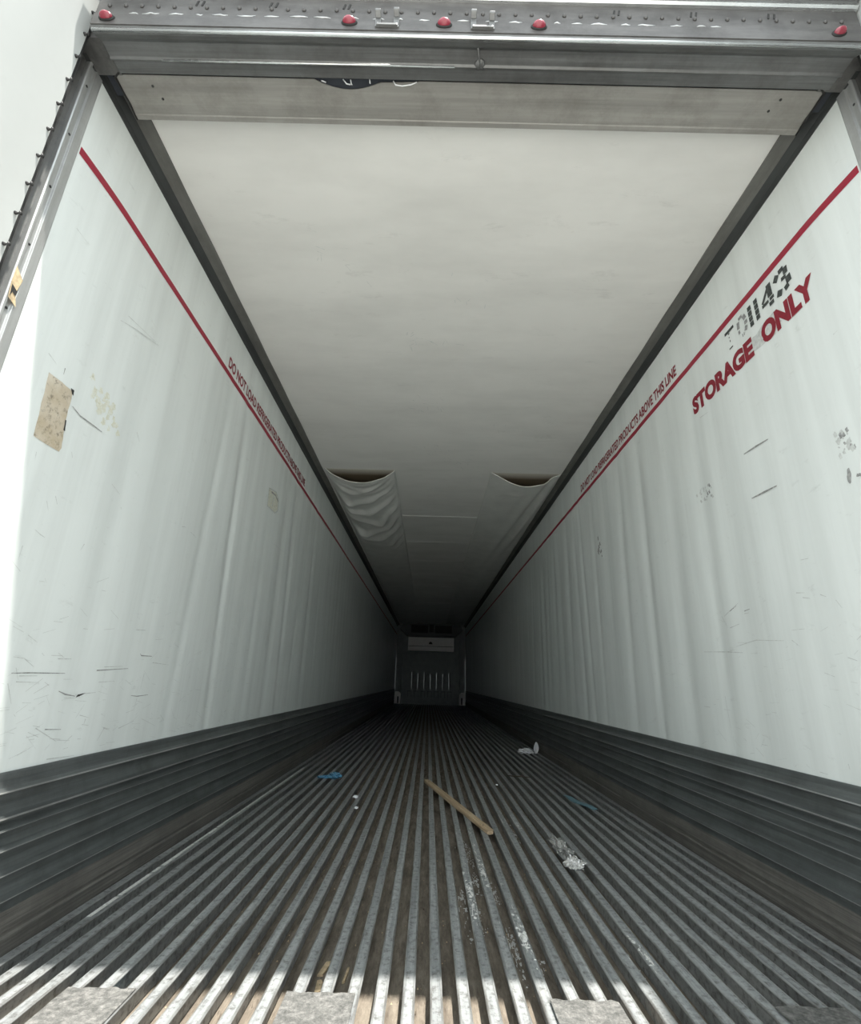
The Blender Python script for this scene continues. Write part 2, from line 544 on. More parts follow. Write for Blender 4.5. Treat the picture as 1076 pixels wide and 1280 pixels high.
# ------------------------------------------------------------------ scuff plates with ridges, and fillets
def scuff(side):
    pr = [(1.330, HS), (1.246, HS), (1.244, HS - 0.006)]
    ridges = [0.426, 0.358, 0.327, 0.276, 0.212, 0.1455]
    zprev = HS
    for z in ridges:
        d = zprev - z
        pr += [(1.243, zprev - 0.45 * d), (1.237, z + 0.011), (1.2215, z + 0.0028), (1.2205, z - 0.0012), (1.226, z - 0.004), (1.241, z - 0.007)]
        zprev = z
    pr += [(1.241, 0.125), (1.238, 0.112), (1.330, 0.112)]
    if side < 0: pr = [(-x, z) for x, z in pr]
    return MB().prism_y(pr, 1.06, Y1)
for side, nm, lab in ((-1, 'baseboard_left', 'dark ribbed metal kick plate along the foot of the left wall'),
                      (1, 'baseboard_right', 'dark ribbed metal kick plate along the foot of the right wall')):
    bo = tag(scuff(side).build(nm, M['scuff']), lab, 'kick plate', kind='structure')
    pr = [(1.330, 0.112), (1.2375, 0.112), (1.2340, 0.100), (1.2325, 0.062), (1.2395, 0.058), (1.2400, 0.046), (1.2330, 0.042), (1.2330, 0.036), (1.2410, 0.031), (1.2415, ZV), (1.330, ZV)]
    if side < 0: pr = [(-x, z) for x, z in pr]
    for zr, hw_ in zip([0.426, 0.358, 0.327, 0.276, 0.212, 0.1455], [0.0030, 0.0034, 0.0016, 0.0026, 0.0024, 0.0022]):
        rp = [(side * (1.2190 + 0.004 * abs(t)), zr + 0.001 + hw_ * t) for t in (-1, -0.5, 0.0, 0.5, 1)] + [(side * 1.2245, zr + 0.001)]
        MB().prism_y(rp, 1.06, Y1).build('ridge_highlight', M['ridge_highlight'], bo)  # lighter crest strip, the reflected light line put into its colour
    MB().prism_y(pr, 1.06, Y1).build('fillet', M['fillet'], bo, label='dusty brown fillet strip')

# ------------------------------------------------------------------ ceiling and coves
def zc(x, y):
    return HC + 0.0015 * math.sin(y * 5.3) * math.sin(x * 1.3 + y * 0.7) + 0.0015 * math.sin(y * 11.0 + 1.3 * math.sin(x * 2))
mb = MB()
nx, ny = 14, 420
vs = []; fs = []
for i in range(nx + 1):
    for j in range(ny + 1):
        x = -1.26 + 2.52 * i / nx; y = 1.2 + (Y1 - 1.2) * j / ny
        vs.append((x, y, zc(x, y)))
for i in range(nx):
    for j in range(ny):
        a = i * (ny + 1) + j
        fs.append((a, a + 1, a + ny + 2, a + ny + 1))
mb.add(vs, fs)
o = len(mb.v)
mb.v += [(-1.26, 1.2, HC + 0.12), (-1.26, Y1, HC + 0.12), (1.26, Y1, HC + 0.12), (1.26, 1.2, HC + 0.12)]
mb.f.append((o, o + 1, o + 2, o + 3))
mb.f.append(tuple([j for j in range(ny + 1)] + [o + 1, o]))
mb.f.append(tuple([nx * (ny + 1) + j for j in range(ny + 1)] + [o + 2, o + 3]))
mb.f.append(tuple([i * (ny + 1) for i in range(nx + 1)] + [o + 3, o]))
mb.f.append(tuple([i * (ny + 1) + ny for i in range(nx + 1)] + [o + 2, o + 1]))
mb.split_ngons()
ceil = tag(mb.build('ceiling', M['ceil'], smooth=True), 'smooth off-white ceiling liner fading into shadow', 'ceiling', kind='structure')
for p in ceil.data.polygons:
    if len(p.vertices) > 4 or p.center.z > HC + 0.05:
        p.use_smooth = False
y = 6.0
while y < 17.5:   # shallow cross battens of the roof liner between the chutes
    MB().prism_x([(y - 0.03, HC + 0.004), (y - 0.012, HC - 0.006), (y + 0.012, HC - 0.006), (y + 0.03, HC + 0.004)], -0.46, 0.48).build('seam_batten', M['ceil'], ceil)
    y += 1.22

COVE_A = [(1.262, HT - 0.002), (1.2485, HT - 0.002), (1.2465, HT + 0.004), (1.2435, HT + 0.022), (1.226, HC - 0.0185), (1.262, HC - 0.0185)]
COVE_B = [(1.262, HC - 0.0180), (1.2245, HC - 0.0180), (1.216, HC - 0.0125), (1.205, HC - 0.0095), (XI, HC - 0.0065), (XI, HC + 0.01), (1.262, HC + 0.01)]
for i, (side, lab) in enumerate(((-1, 'grey metal cove strip between left wall and ceiling'), (1, 'grey metal cove strip between right wall and ceiling'))):
    to = tag(MB().prism_y([(side * x, z) for x, z in COVE_B], 1.075, Y1).build('trim_%d' % (i + 1), M['trim']), lab, 'trim', kind='structure')
    MB().prism_y([(side * x, z) for x, z in COVE_A], 1.075, Y1).build('shaded_strip', M['cove_dark'], to, label='lower strip in a darker, shaded tone')  # lower cove face coloured darker for the shade on it

# ------------------------------------------------------------------ rear header
prof = [(YR, 2.90), (YR, 2.672), (YR - 0.004, 2.668), (YR - 0.004, 2.616), (YR + 0.004, 2.604), (YR + 0.012, 2.606), (1.018, 2.622), (1.030, 2.634), (1.072, 2.634), (1.077, 2.629), (1.083, 2.632), (1.086, 2.642), (1.128, 2.648), (1.132, 2.66),
        (1.132, 2.90)]
hd = tag(MB().prism_x(prof, -1.168, 1.20).build('header', M['header'], bevel=0.0015), 'stained grey metal header beam above the rear opening', 'header', kind='structure')
for s_ in (-1, 1):
    MB().box(min(s_ * 1.167, s_ * 1.30), max(s_ * 1.167, s_ * 1.30), 1.032, 1.137, 2.652, 2.90).build('corner_cap', M['channel'], hd)
# rolled lip, the highlight on its bend put in as bright metal
MB().tube([(-1.165, YR + 0.002, 2.607), (1.20, YR + 0.002, 2.607)], 0.0058, 10).build('lip', M['bright'], hd, smooth=True, label='bright lip edge, highlight in its colour')
# small bright bead, only on the left half
MB().tube([(-1.0, 1.078, 2.6315), (-0.05, 1.078, 2.6315)], 0.0036, 8).build('bead', M['bright'], hd, smooth=True, label='shiny bead')
# dented spot on the bead
mbx = MB()
mbx.lathe([(0.018, 0.0), (0.014, -0.004), (0.004, -0.007)], (0.03, 1.07, 2.634), (0, 0, 1), 9)
mbx.tube([(0.02, 1.02, 2.626), (0.026, 1.05, 2.630), (0.034, 1.075, 2.626), (0.045, 1.08, 2.63)], 0.003, 6)
mbx.build('dent', M['header'], hd, smooth=True)
MB().box(-1.167, 1.199, YR - 0.0035, YR + 0.001, 2.674, 2.766).build('face_plate', M['grime'], hd, label='grimy riveted face plate')
MB().box(-1.167, 1.199, YR - 0.0075, YR - 0.003, 2.618, 2.668).build('face_plate', M['grime'], hd, label='grimy lower face strip')
# top flange, and an unseen roof overhang added to shade the face
MB().prism_x([(YR - 0.012, 2.766), (YR - 0.018, 2.772), (YR - 0.018, 2.778), (YR, 2.778), (YR, 2.766)], -1.168, 1.20).build('drip_rail', M['bright'], hd, label='thin bright drip rail')
MB().prism_x([(YR - 0.010, 2.778), (YR - 0.018, 2.790), (YR - 0.055, 2.796), (YR - 0.058, 2.90), (YR, 2.90), (YR, 2.778)], -1.168, 1.20).build('shade_overhang', M['header'], hd)
# ragged sealant along the seam
rr_ = random.Random(3)
x = -1.06
while x < 0.75:
    ln = rr_.uniform(0.02, 0.06)
    pts = [(x + ln * t / 4, YR - 0.0065, 2.671 + rr_.uniform(-0.003, 0.003)) for t in range(5)]
    MB().tube(pts, [0.001, 0.0022, 0.003, 0.0022, 0.001], 6).build('sealant', M['jamb'], hd, smooth=True)
    x += ln + rr_.uniform(0.01, 0.05)
# rivets
rv = MB().lathe([(0.0075, 0.0), (0.0072, 0.0025), (0.005, 0.005), (0.0015, 0.006)], (0, 0, 0), (0, -1, 0), 10).mesh('rivet', M['grime'], True)
k = 0
x = -1.13
while x < 1.19:
    o = link('rivet', rv, hd); o.location = (x, YR - 0.0035, 2.712 + 0.001 * math.sin(k)); o.scale = (0.85, 1, 1)
    x += 0.0505; k += 1
# dark slots above the rivets in places
sl = MB().box(-0.003, 0.003, -0.001, 0.001, -0.012, 0.012).mesh('slot', M['cut'])
for x in (-0.86, -0.842, -0.63, -0.612, -0.40, -0.385, 0.44, 0.455, 0.68, 0.695, 0.92, 0.938):
    o = link('slot', sl, hd); o.location = (x, YR - 0.004, 2.733); o.rotation_euler = (0, 0.2, 0)

# inner soffit plate with torn gap
nb = []
N = 60
XA, XB = -0.520, -0.165
def notch(x):
    if x < XA or x > XB: return 0.0
    t = (x - XA) / (XB - XA)
    return 0.024 * (math.sin(math.pi * min(1, t / 0.62)) ** 0.9 if t < 0.62 else 0.0) + 0.0065 * math.sin(math.pi * t) ** 0.5
xs = sorted(set([-1.195, -1.0, -0.8, -0.6] + [XA - 0.002 + (XB - XA + 0.004) * i / 40 for i in range(41)] + [-0.1, 0.3, 0.6, 0.9, 1.195]))
vs = []; fs = []
for x in xs:
    y0 = 1.139 + notch(x)
    for (y, z) in ((y0, 2.6605), (max(y0 + 0.004, 1.262), 2.6605), (1.266, 2.659), (1.282, 2.659), (1.282, 2.700), (1.282, 2.74), (y0, 2.664)):
        vs.append((x, y, z))
k = 7
for i in range(len(xs) - 1):
    for j in range(k):
        a = i * k + j; b_ = i * k + (j + 1) % k
        fs.append((a, b_, b_ + k, a + k))
fs += [tuple(range(k))[::-1], tuple((len(xs) - 1) * k + j for j in range(k))]
soff = MB().add(vs, fs).build('soffit_plate', M['plate'], hd, label='brushed metal soffit plate with a torn gap')
MB().box(-1.23, 1.23, 1.130, 1.21, 2.669, 2.70).build('cavity', M['void'], hd, label='dark box standing for the shaded hollow behind the torn gap')  # dark box in place of the shade inside the hollow
for pts in ([(-0.500, 1.146, 2.666), (-0.492, 1.143, 2.658), (-0.485, 1.150, 2.664)],
            [(-0.425, 1.141, 2.667), (-0.414, 1.150, 2.659), (-0.402, 1.155, 2.664)],
            [(-0.400, 1.142, 2.667), (-0.398, 1.152, 2.660), (-0.396, 1.156, 2.665)],
            [(-0.335, 1.140, 2.667), (-0.334, 1.147, 2.659), (-0.334, 1.15, 2.664)],
            [(-0.255, 1.141, 2.664), (-0.247, 1.149, 2.657), (-0.225, 1.151, 2.656), (-0.195, 1.147, 2.657), (-0.175, 1.141, 2.661)]):
    MB().tube(pts, 0.0022, 6).build('wire', M['paper'], hd, smooth=True)
sc = MB().lathe([(0.0045, 0), (0.004, 0.002), (0.001, 0.003)], (0, 0, 0), (0, 0, -1), 8).mesh('screw', M['screw'], True)
for (x, y) in ((-1.085, 1.172), (-1.070, 1.212), (1.068, 1.168), (1.05, 1.205)):
    o = link('screw', sc, hd); o.location = (x, y, 2.6605)
# jagged sealed corner seams
for s_ in (-1, 1):
    MB().tube([(s_ * 1.175, 1.128, 2.652), (s_ * 1.199, 1.145, 2.657), (s_ * 1.198, 1.19, 2.659), (s_ * 1.196, 1.23, 2.658), (s_ * 1.199, 1.283, 2.66)], [0.003, 0.0045, 0.003, 0.004, 0.0025], 6).build('corner_seal', M['black'], hd, smooth=True)

# marker lights
def marker(x, z, rot, lab):
    e = empty('marker_light', (x, YR - 0.0075, z))
    e.rotation_euler = (0, rot, 0)
    tag(e, lab, 'light', 'red marker lights on the header')
    a = MB().lathe([(0.0215, 0.0), (0.0215, 0.002), (0.019, 0.004), (0.0185, 0.005)], (0, 0, 0), (0, -1, 0), 20)
    a.v = [(p[0] * 1.15, p[1], p[2] * 0.72) for p in a.v]
    a.build('light_base', M['black'], e, smooth=True)
    pr = [(0.0185 * math.cos(t), 0.003 + 0.016 * math.sin(t)) for t in [math.pi / 2 * i / 8 for i in range(9)]]
    pr[-1] = (0.001, pr[-1][1])
    a = MB().lathe(pr, (0, 0, 0), (0, -1, 0), 20)
    a.v = [(p[0] * 1.12, p[1], p[2] * 0.70) for p in a.v]
    a.build('lens', M['lens'], e, smooth=True, label='red domed lens')
    return e
marker(-1.122, 2.645, 0.0, 'red marker light at the far left end of the header, beside the open door')
marker(-0.378, 2.648, 0.0, 'red marker light on the header just left of the left clip bracket')
marker(-0.088, 2.648, 0.0, 'red marker light on the header between the two clip brackets')
marker(0.202, 2.648, 0.0, 'red marker light on the header just right of the right clip bracket')
marker(1.118, 2.652, -0.35, 'red tilted marker light at the far right end of the header')

# clip brackets
def bracket(x, lab, flip):
    e = empty('clip_bracket', (x, YR - 0.008, 2.655))
    tag(e, lab, 'bracket', 'metal clip brackets on the header')
    tall, low = (0.030, 0.022)
    for s_, h in ((1 * flip, tall), (-1 * flip, low)):
        cx = s_ * 0.028
        mb = MB().box(cx - 0.0085, cx + 0.0085, -0.004, 0.004, -0.026, h)
        mb.prism_x([(-0.004, h - 0.012), (-0.020, h - 0.004), (-0.022, h + 0.002), (-0.004, h)], cx - 0.0085, cx + 0.0085)
        up_ = mb.build('upright', M['header'], e, bevel=0.0015)
        o = link('bolt', MB().lathe([(0.004, 0), (0.004, 0.004), (0.002, 0.006)], (cx, -0.003, -0.020), (0, -1, 0), 6).mesh('bolt', M['jamb'], False), up_)
    MB().box(-0.032, 0.032, -0.009, 0.0005, -0.027, -0.019).build('crossbar', M['header'], e, bevel=0.001)
    return e
bracket(-0.262, 'small metal clip bracket on the header, the left one', 1)
bracket(0.030, 'small metal clip bracket on the header, the right one', -1)

# ------------------------------------------------------------------ jambs and doors
jpr = [(1.320, 1.160), (1.2500, 1.160), (1.2475, 1.156), (1.2475, 1.128), (1.2535, 1.125), (1.2535, 1.110), (1.2465, 1.107), (1.2465, 1.100), (1.2500, 1.097), (1.320, 1.097)]
for i, (side, lab) in enumerate(((-1, 'grooved aluminium jamb strip on the left side of the opening'), (1, 'grooved aluminium jamb strip on the right side of the opening'))):
    mb = MB()
    k = len(jpr)
    vs = [(side * x, y, z) for z in (0.0, 2.66) for (x, y) in jpr]
    fs = [(a, (a + 1) % k, (a + 1) % k + k, a + k) for a in range(k)] + [tuple(range(k))[::-1], tuple(k + a for a in range(k))]
    mb.add(vs, fs)
    jo = tag(mb.build('trim_%d' % (i + 3), M['jamb'], bevel=0.0008), lab, 'jamb', kind='structure')
    sm = MB().lathe([(0.0042, 0), (0.0042, 0.0015), (0.002, 0.0025)], (0, 0, 0), (-side, 0, 0), 8).mesh('screw', M['screw'], True)
    for t in range(12):
        o = link('screw', sm, jo); o.location = (side * 1.2535, 1.117, 0.12 + t * 0.222)
    MB().box(min(side * 1.263, side * 1.30), max(side * 1.263, side * 1.30), 1.030, 1.041, 0.0, 2.66).build('gasket', M['black'], jo)
    mb = MB()
    cpr = [(1.320, 1.0965), (1.262, 1.0965), (1.268, 1.085), (1.268, 1.072), (1.258, 1.066), (1.256, 1.050), (1.266, 1.042), (1.320, 1.042)]
    k = len(cpr)
    vs = [(side * x, y, z) for z in (0.0, 2.66) for (x, y) in cpr]
    fs = [(a, (a + 1) % k, (a + 1) % k + k, a + k) for a in range(k)] + [tuple(range(k))[::-1], tuple(k + a for a in range(k))]
    mb.add(vs, fs).build('hinge_channel', M['channel'], jo, label='dark hinge channel')
    # torn flakes at the damaged spot
    if side < 0:
        rr_ = random.Random(8)
        MB().add([(-1.2450, 1.098, 1.80), (-1.2450, 1.128, 1.775), (-1.2450, 1.120, 1.725), (-1.2450, 1.134, 1.69), (-1.2450, 1.104, 1.70), (-1.2450, 1.098, 1.745)], [(0, 1, 2, 3, 4, 5)]).build('torn_flake', M['chip'], jo)
        MB().add([(-1.2440, 1.102, 1.742), (-1.2440, 1.124, 1.732), (-1.2440, 1.121, 1.716), (-1.2440, 1.110, 1.722), (-1.2440, 1.106, 1.705)], [(0, 1, 2, 3, 4)]).build('gouge', M['cut'], jo)

def door(side, nm, lab, ang):
    e = empty(nm, (side * 1.208, 1.021, 0.0))
    tag(e, lab, 'door', kind='structure')
    e.rotation_euler = (0, 0, side * math.radians(ang))   # 0 = square to the opening, pointing at the yard
    W_, T_ = 1.22, 0.075
    ny, nz = 24, 40
    vs = []; fs = []
    for i in range(ny + 1):
        for j in range(nz + 1):
            y = -W_ * i / ny; z = -0.03 + 3.05 * j / nz
            dpt = 0.0
            if 0 < i < ny and 0 < j < nz:
                dpt = 0.007 * noise.noise(Vector((y * 5.0, z * 1.6, 4 + side))) + 0.006
            vs.append((side * dpt, y, z))
    for i in range(ny):
        for j in range(nz):
            a = i * (nz + 1) + j
            fs.append((a, a + 1, a + nz + 2, a + nz + 1))
    mb = MB().add(vs, fs)
    o = len(mb.v)
    X = side * T_
    mb.v += [(X, 0, -0.03), (X, 0, 3.02), (X, -W_, 3.02), (X, -W_, -0.03)]
    k = nz + 1
    mb.f.append((o, o + 1, o + 2, o + 3))
    mb.f.append(tuple([j for j in range(k)] + [o + 1, o]))
    mb.f.append(tuple([ny * k + j for j in range(k)] + [o + 2, o + 3]))
    mb.f.append(tuple([i * k for i in range(ny + 1)] + [o + 3, o]))
    mb.f.append(tuple([i * k + nz for i in range(ny + 1)] + [o + 2, o + 1]))
    mb.split_ngons().build('door_panel', M['door'], e, smooth=True)
    # dark hinge edge seal
    MB().box(min(side * 0.0, side * T_), max(side * 0.0, side * T_), -0.002, 0.006, -0.03, 3.02).build('edge_seal', M['black'], e, label='black edge seal')
    rm = MB().lathe([(0.0050, -0.001), (0.0045, 0.004), (0.0022, 0.006), (0.0022, 0.010), (0.0055, 0.012), (0.0060, 0.014), (0.003, 0.016)], (0, 0, 0), (-side, 0, 0), 8).mesh('rivet', M['screw'], True)
    z = 0.10
    while z < 3.0:
        o = link('rivet', rm, e); o.location = (side * 0.0, -0.0115, z)
        z += 0.1053
    return e
door(-1, 'door_1', 'white rear door swung open at the upper left, with a row of rivets', -5)
door(1, 'door_2', 'white rear door swung open on the right side of the opening', -8)

# ------------------------------------------------------------------ nose bulkhead
nose = tag(MB().box(-1.30, 1.30, Y1, Y1 + 0.08, -0.1, 2.84).build('wall_front', M['grey']), 'dark grey bulkhead wall at the far end', 'wall', kind='structure')
ND = Y1 - 0.06
MB().box(-1.02, 1.02, ND, Y1, 0.0, 1.79).build('return_panel', M['grey'], nose, bevel=0.01)
for s_ in (-1, 1):
    mb = MB().box(min(s_ * 1.03, s_ * 1.245), max(s_ * 1.03, s_ * 1.245), ND - 0.05, Y1, 0.40, 2.40)
    mb.build('corner_post', M['grey'], nose, bevel=0.012)
    MB().box(min(s_ * 1.225, s_ * 1.25), max(s_ * 1.225, s_ * 1.25), ND - 0.065, ND - 0.045, 0.42, 1.55).build('post_edge', M['jamb'], nose, label='lighter vertical edge strip')
    pr = [(s_ * 1.02, 0.0), (s_ * 1.245, 0.0), (s_ * 1.245, 0.40), (s_ * 1.10, 0.40), (s_ * 1.02, 0.33)]
    MB().prism_y(pr, ND - 0.24, ND - 0.02).build('corner_block', M['white'], nose, bevel=0.008, label='pale corner kick block')
    MB().box(min(s_ * 1.09, s_ * 1.13), max(s_ * 1.09, s_ * 1.13), ND - 0.245, ND - 0.238, 0.02, 0.24).build('block_slot', M['black'], nose)
    MB().box(min(s_ * 0.86, s_ * 0.94), max(s_ * 0.86, s_ * 0.94), ND - 0.02, ND + 0.01, 1.35, 1.62).build('latch_plate', M['grey'], nose)
for k in range(7):
    x = -0.66 + k * 0.22
    MB().box(x - 0.012, x + 0.012, ND - 0.03, ND, 0.50, 1.06 - 0.04 * (k % 2)).build('rib', M['jamb'], nose)
    MB().box(x + 0.012, x + 0.04, ND - 0.012, ND + 0.01, 0.50, 1.06 - 0.04 * (k % 2)).build('rib_shadow_strip', M['darkgrey'], nose)  # dark strip standing in for the shadow beside the rib
for k in range(7):
    x = -0.72 + k * 0.235
    mb = MB()
    mb.box(x - 0.075, x + 0.075, ND - 0.012, ND, 0.405, 0.435).box(x - 0.075, x - 0.055, ND - 0.012, ND, 0.22, 0.41).box(x + 0.055, x + 0.075, ND - 0.012, ND, 0.22, 0.41)
    mb.build('inlet_frame', M['darkgrey'], nose)
MB().box(-1.02, 1.02, ND - 0.015, ND, 0.0, 0.12).build('foot_rail', M['grey'], nose)

# white air outlet panel
e = empty('outlet_panel', (0, ND - 0.12, 1.79))
tag(e, 'pale outlet panel high on the far end wall, below the dark unit', 'panel')
ub = MB().box(-0.83, 0.82, -0.04, 0.12, 0.17, 0.475).build('upper_board', M['white'], e, bevel=0.008)
MB().box(-0.83, 0.82, -0.05, 0.12, 0.0, 0.155).build('lower_board', M['white'], e, bevel=0.008)
MB().box(-0.81, 0.80, -0.02, 0.10, 0.15, 0.175).build('gap', M['darkgrey'], e)
pr = [(0.065 * math.cos(t), 0.24 + 0.085 * math.sin(t)) for t in [math.pi * i / 10 for i in range(11)]]
mb = MB(); mb.prism_y([(x - 0.02, z) for x, z in pr], -0.052, -0.038); mb.build('emblem_slot', M['black'], ub, label='dark half-round slot')
# evaporator unit above it
e = empty('evaporator_unit', (0, 18.2, 2.28))
tag(e, 'dark cooling unit housing under the ceiling at the far end', 'cooling unit')
mb = MB(); mb.prism_y([(-1.0, 0.43), (1.0, 0.43), (1.12, 0.22), (0.86, 0.0), (-0.86, 0.0), (-1.12, 0.22)], 0.0, 0.56)
hs_ = mb.build('housing', M['darkgrey'], e, bevel=0.01)
MB().box(-0.08, 0.08, -0.05, 0.0, 0.12, 0.38).build('motor_box', M['black'], hs_, bevel=0.01)
for s_ in (-1, 1):
    MB().box(min(s_ * 0.12, s_ * 0.72), max(s_ * 0.12, s_ * 0.72), -0.02, 0.0, 0.10, 0.36).build('fan_guard', M['black'], hs_, bevel=0.006)

# ------------------------------------------------------------------ air chutes under the ceiling
def chute(x0, x1, lab, seed, left):
    e = empty('air_chute', ((x0 + x1) / 2, 4.55, HC))
    tag(e, lab, 'air chute', 'cloth air chutes under the ceiling')
    cx = (x0 + x1) / 2
    nu, nv = 44, 300
    ye = 18.1
    vs = []; fs = []
    def sag(u, y):
        A = 0.046 + 0.052 * math.exp(-((y - 4.55) / 0.55) ** 1.3 if y > 4.55 else 0)
        prof = (4 * u * (1 - u)) ** 0.85
        if not left: prof = (math.sin(math.pi * u ** 1.15)) ** 1.1 if 0 < u < 1 else 0
        return A * max(0, prof)
    def wr(u, y):
        edge = min(1, 6 * u * (1 - u) * 1.4)
        t = 0.0
        if left:
            g = math.exp(-((y - 6.05) / 1.15) ** 4)
            ph = 2 * math.pi * (y + 0.45 * (u - 0.5) + 1.6 * (u - 0.5) ** 2 + 0.20 * noise.noise(Vector((u * 3, y * 1.7, 1.2)))) / 0.40
            s_ = math.sin(ph)
            t = 0.075 * g * (0.5 + 0.5 * s_) ** 3 * (0.7 + 0.8 * noise.noise(Vector((u * 2.5, y * 2, 9.1))))
            ph2 = 2 * math.pi * (y + 1.3 * (u - 0.45) ** 2) / 0.21
            t += 0.006 * math.exp(-((y - 4.9) / 0.35) ** 2) * math.sin(ph2 * 1.3)
        else:
            g = math.exp(-((y - 5.6) / 1.9) ** 2)
            d = u - (0.98 - 0.10 * (y - 4.55))
            t = 0.034 * g * math.sin(22 * d) * math.exp(-(d / 0.22) ** 2)
            t += 0.010 * math.exp(-((y - 4.95 + 0.5 * (u - 0.35) ** 2) / 0.06) ** 2) * math.exp(-((u - 0.4) / 0.2) ** 2)
        t += 0.004 * noise.noise(Vector((u * 6, y * 2.2, seed)))
        return t * edge
    for i in range(nu + 1):
        for j in range(nv + 1):
            u = i / nu
            v_ = j / nv
            y = 4.55 + (ye - 4.55) * v_ ** 1.6
            yy = y + (0.10 * 4 * u * (1 - u) if j == 0 else 0.10 * 4 * u * (1 - u) * math.exp(-(y - 4.55) / 0.3))
            z = -0.010 - sag(u, y) - wr(u, y)
            vs.append((x0 + (x1 - x0) * u - cx, yy - 4.55, z))
    for i in range(nu):
        for j in range(nv):
            a = i * (nv + 1) + j
            fs.append((a, a + 1, a + nv + 2, a + nv + 1))
    mb = MB().add(vs, fs)
    o = mb.build('cloth', M['cloth'], e, smooth=True)
    md = o.modifiers.new('thick', 'SOLIDIFY'); md.thickness = 0.003; md.offset = -1
    hem = [vs[i * (nv + 1)] for i in range(nu + 1)]
    MB().tube(hem, 0.0045, 8).build('hem', M['cloth'], o, smooth=True)
    for s_, i in ((0, 0), (1, nu)):
        edge_ = [vs[i * (nv + 1) + j] for j in range(0, nv + 1, 6)]
        MB().tube([(p[0], p[1], p[2] + 0.003) for p in edge_], 0.005, 6).build('edge_cord', M['cloth'], o, smooth=True)
    MB().box(x0 - cx + 0.01, x1 - cx - 0.01, 0.005, 2.2, -0.0055, -0.004).build('duct_shade_sheet', M['liner_brown'], e, label='stained brown inside of the chute, shade in its colour')
    return e
chute(-1.150, -0.465, 'wrinkled white cloth air chute sagging under the left side of the ceiling', 2.0, True)
chute(0.490, 1.165, 'smoother white cloth air chute sagging under the right side of the ceiling', 5.0, False)

# ------------------------------------------------------------------ wall stripes, lettering, marks
def strip_on_wall(side, z, y0, y1, h, n_):
    vs = []; fs = []
    for i in range(n_ + 1):
        y = y0 + (y1 - y0) * (i / n_) ** 1.3
        zz = z - 0.018 * max(0, (1.42 - y) / 0.26) ** 1.5
        vs += [on_wall(side, y, zz - h / 2), on_wall(side, y, zz + h / 2)]
    for i in range(n_):
        fs.append((2 * i, 2 * i + 1, 2 * i + 3, 2 * i + 2))
    return MB().add(vs, fs)
for side in (-1, 1):
    strip_on_wall(side, 2.355, Y0 + 0.004, Y1 - 0.1, 0.030, 500).build('load_line', M['red'], walls[side], label='red load limit stripe')

def text_geo(body, off):
    cu = bpy.data.curves.new('t', 'FONT')
    cu.body = body; cu.offset = off; cu.resolution_u = 4
    ob = bpy.data.objects.new('t', cu); C.objects.link(ob)
    dg = bpy.context.evaluated_depsgraph_get()
    me = bpy.data.meshes.new_from_object(ob.evaluated_get(dg))
    vs = [tuple(v.co) for v in me.vertices]; fs = [tuple(p.vertices) for p in me.polygons]
    bpy.data.objects.remove(ob); bpy.data.curves.remove(cu); bpy.data.meshes.remove(me)
    return vs, fs

def lettering(side, body, ya, yb, z0, z1, mat, off, lab, words=None):
    vs, fs = text_geo(body, off)
    x0 = min(v[0] for v in vs); x1 = max(v[0] for v in vs)
    h0 = min(v[1] for v in vs); h1 = max(v[1] for v in vs)
    out = []
    for v in vs:
        y = ya + (yb - ya) * (v[0] - x0) / (x1 - x0)
        z = z0 + (z1 - z0) * (v[1] - h0) / (h1 - h0)
        out.append(on_wall(side, y, z, 0.0018))
    return MB().add(out, fs).build('lettering', mat, walls[side], label=lab)

LINE = 'DO NOT LOAD REFRIGERATED PRODUCTS ABOVE THIS LINE'
lettering(-1, LINE, 2.410, 4.245, 2.388, 2.456, M['redtext'], 0.028, 'small red warning text above the stripe')
lettering(1, LINE, 4.215, 2.385, 2.393, 2.461, M['redtext'], 0.028, 'small red warning text above the stripe')
lettering(1, 'STORAGE', 2.283, 1.775, 2.077, 2.172, M['redtext'], 0.058, 'large bold red word')
lettering(1, 'ONLY', 1.717, 1.421, 2.077, 2.172, M['redtext'], 0.058, 'large bold red word')

# stencilled number T01143, with the bridges of a stencil
def quad(a, b_, wd):
    a = Vector(a); b_ = Vector(b_); d = (b_ - a).normalized(); p = Vector((-d.y, d.x)) * wd / 2
    return [a - p, b_ - p, b_ + p, a + p]
GL = {
 'T': [((0.0, .93), (1.0, .93), .16), ((0.42, .76), (0.42, .84), .10), ((0.40, .58), (0.40, .64), .07), ((0.44, .36), (0.44, .46), .06), ((0.42, .03), (0.42, .09), .30)],
 '0': [((.10, .50), (.16, .84), .20), ((.26, .93), (.66, .95), .16), ((.78, .90), (.92, .66), .22), ((.93, .58), (.93, .40), .22), ((.92, .32), (.78, .12), .20), ((.10, .42), (.14, .24), .13), ((.36, .05), (.44, .05), .16), ((.54, .05), (.60, .05), .16)],
 '1': [((.5, .78), (.5, 1.0), .60), ((.5, .52), (.5, .75), .60), ((.5, .26), (.5, .49), .60), ((.5, .0), (.5, .23), .60)],
 '4': [((.74, .40), (.74, 1.0), .30), ((.74, .0), (.74, .17), .30), ((.66, .86), (.10, .40), .16), ((.04, .29), (.56, .29), .16), ((.66, .29), (.98, .29), .16)],
 '3': [((.02, .70), (.26, .93), .28), ((.38, .94), (.74, .95), .22), ((.84, .92), (.82, .62), .26), ((.46, .55), (.80, .52), .18), ((.90, .48), (.92, .16), .30), ((.86, .10), (.56, .04), .24), ((.02, .16), (.36, .04), .30)],
}
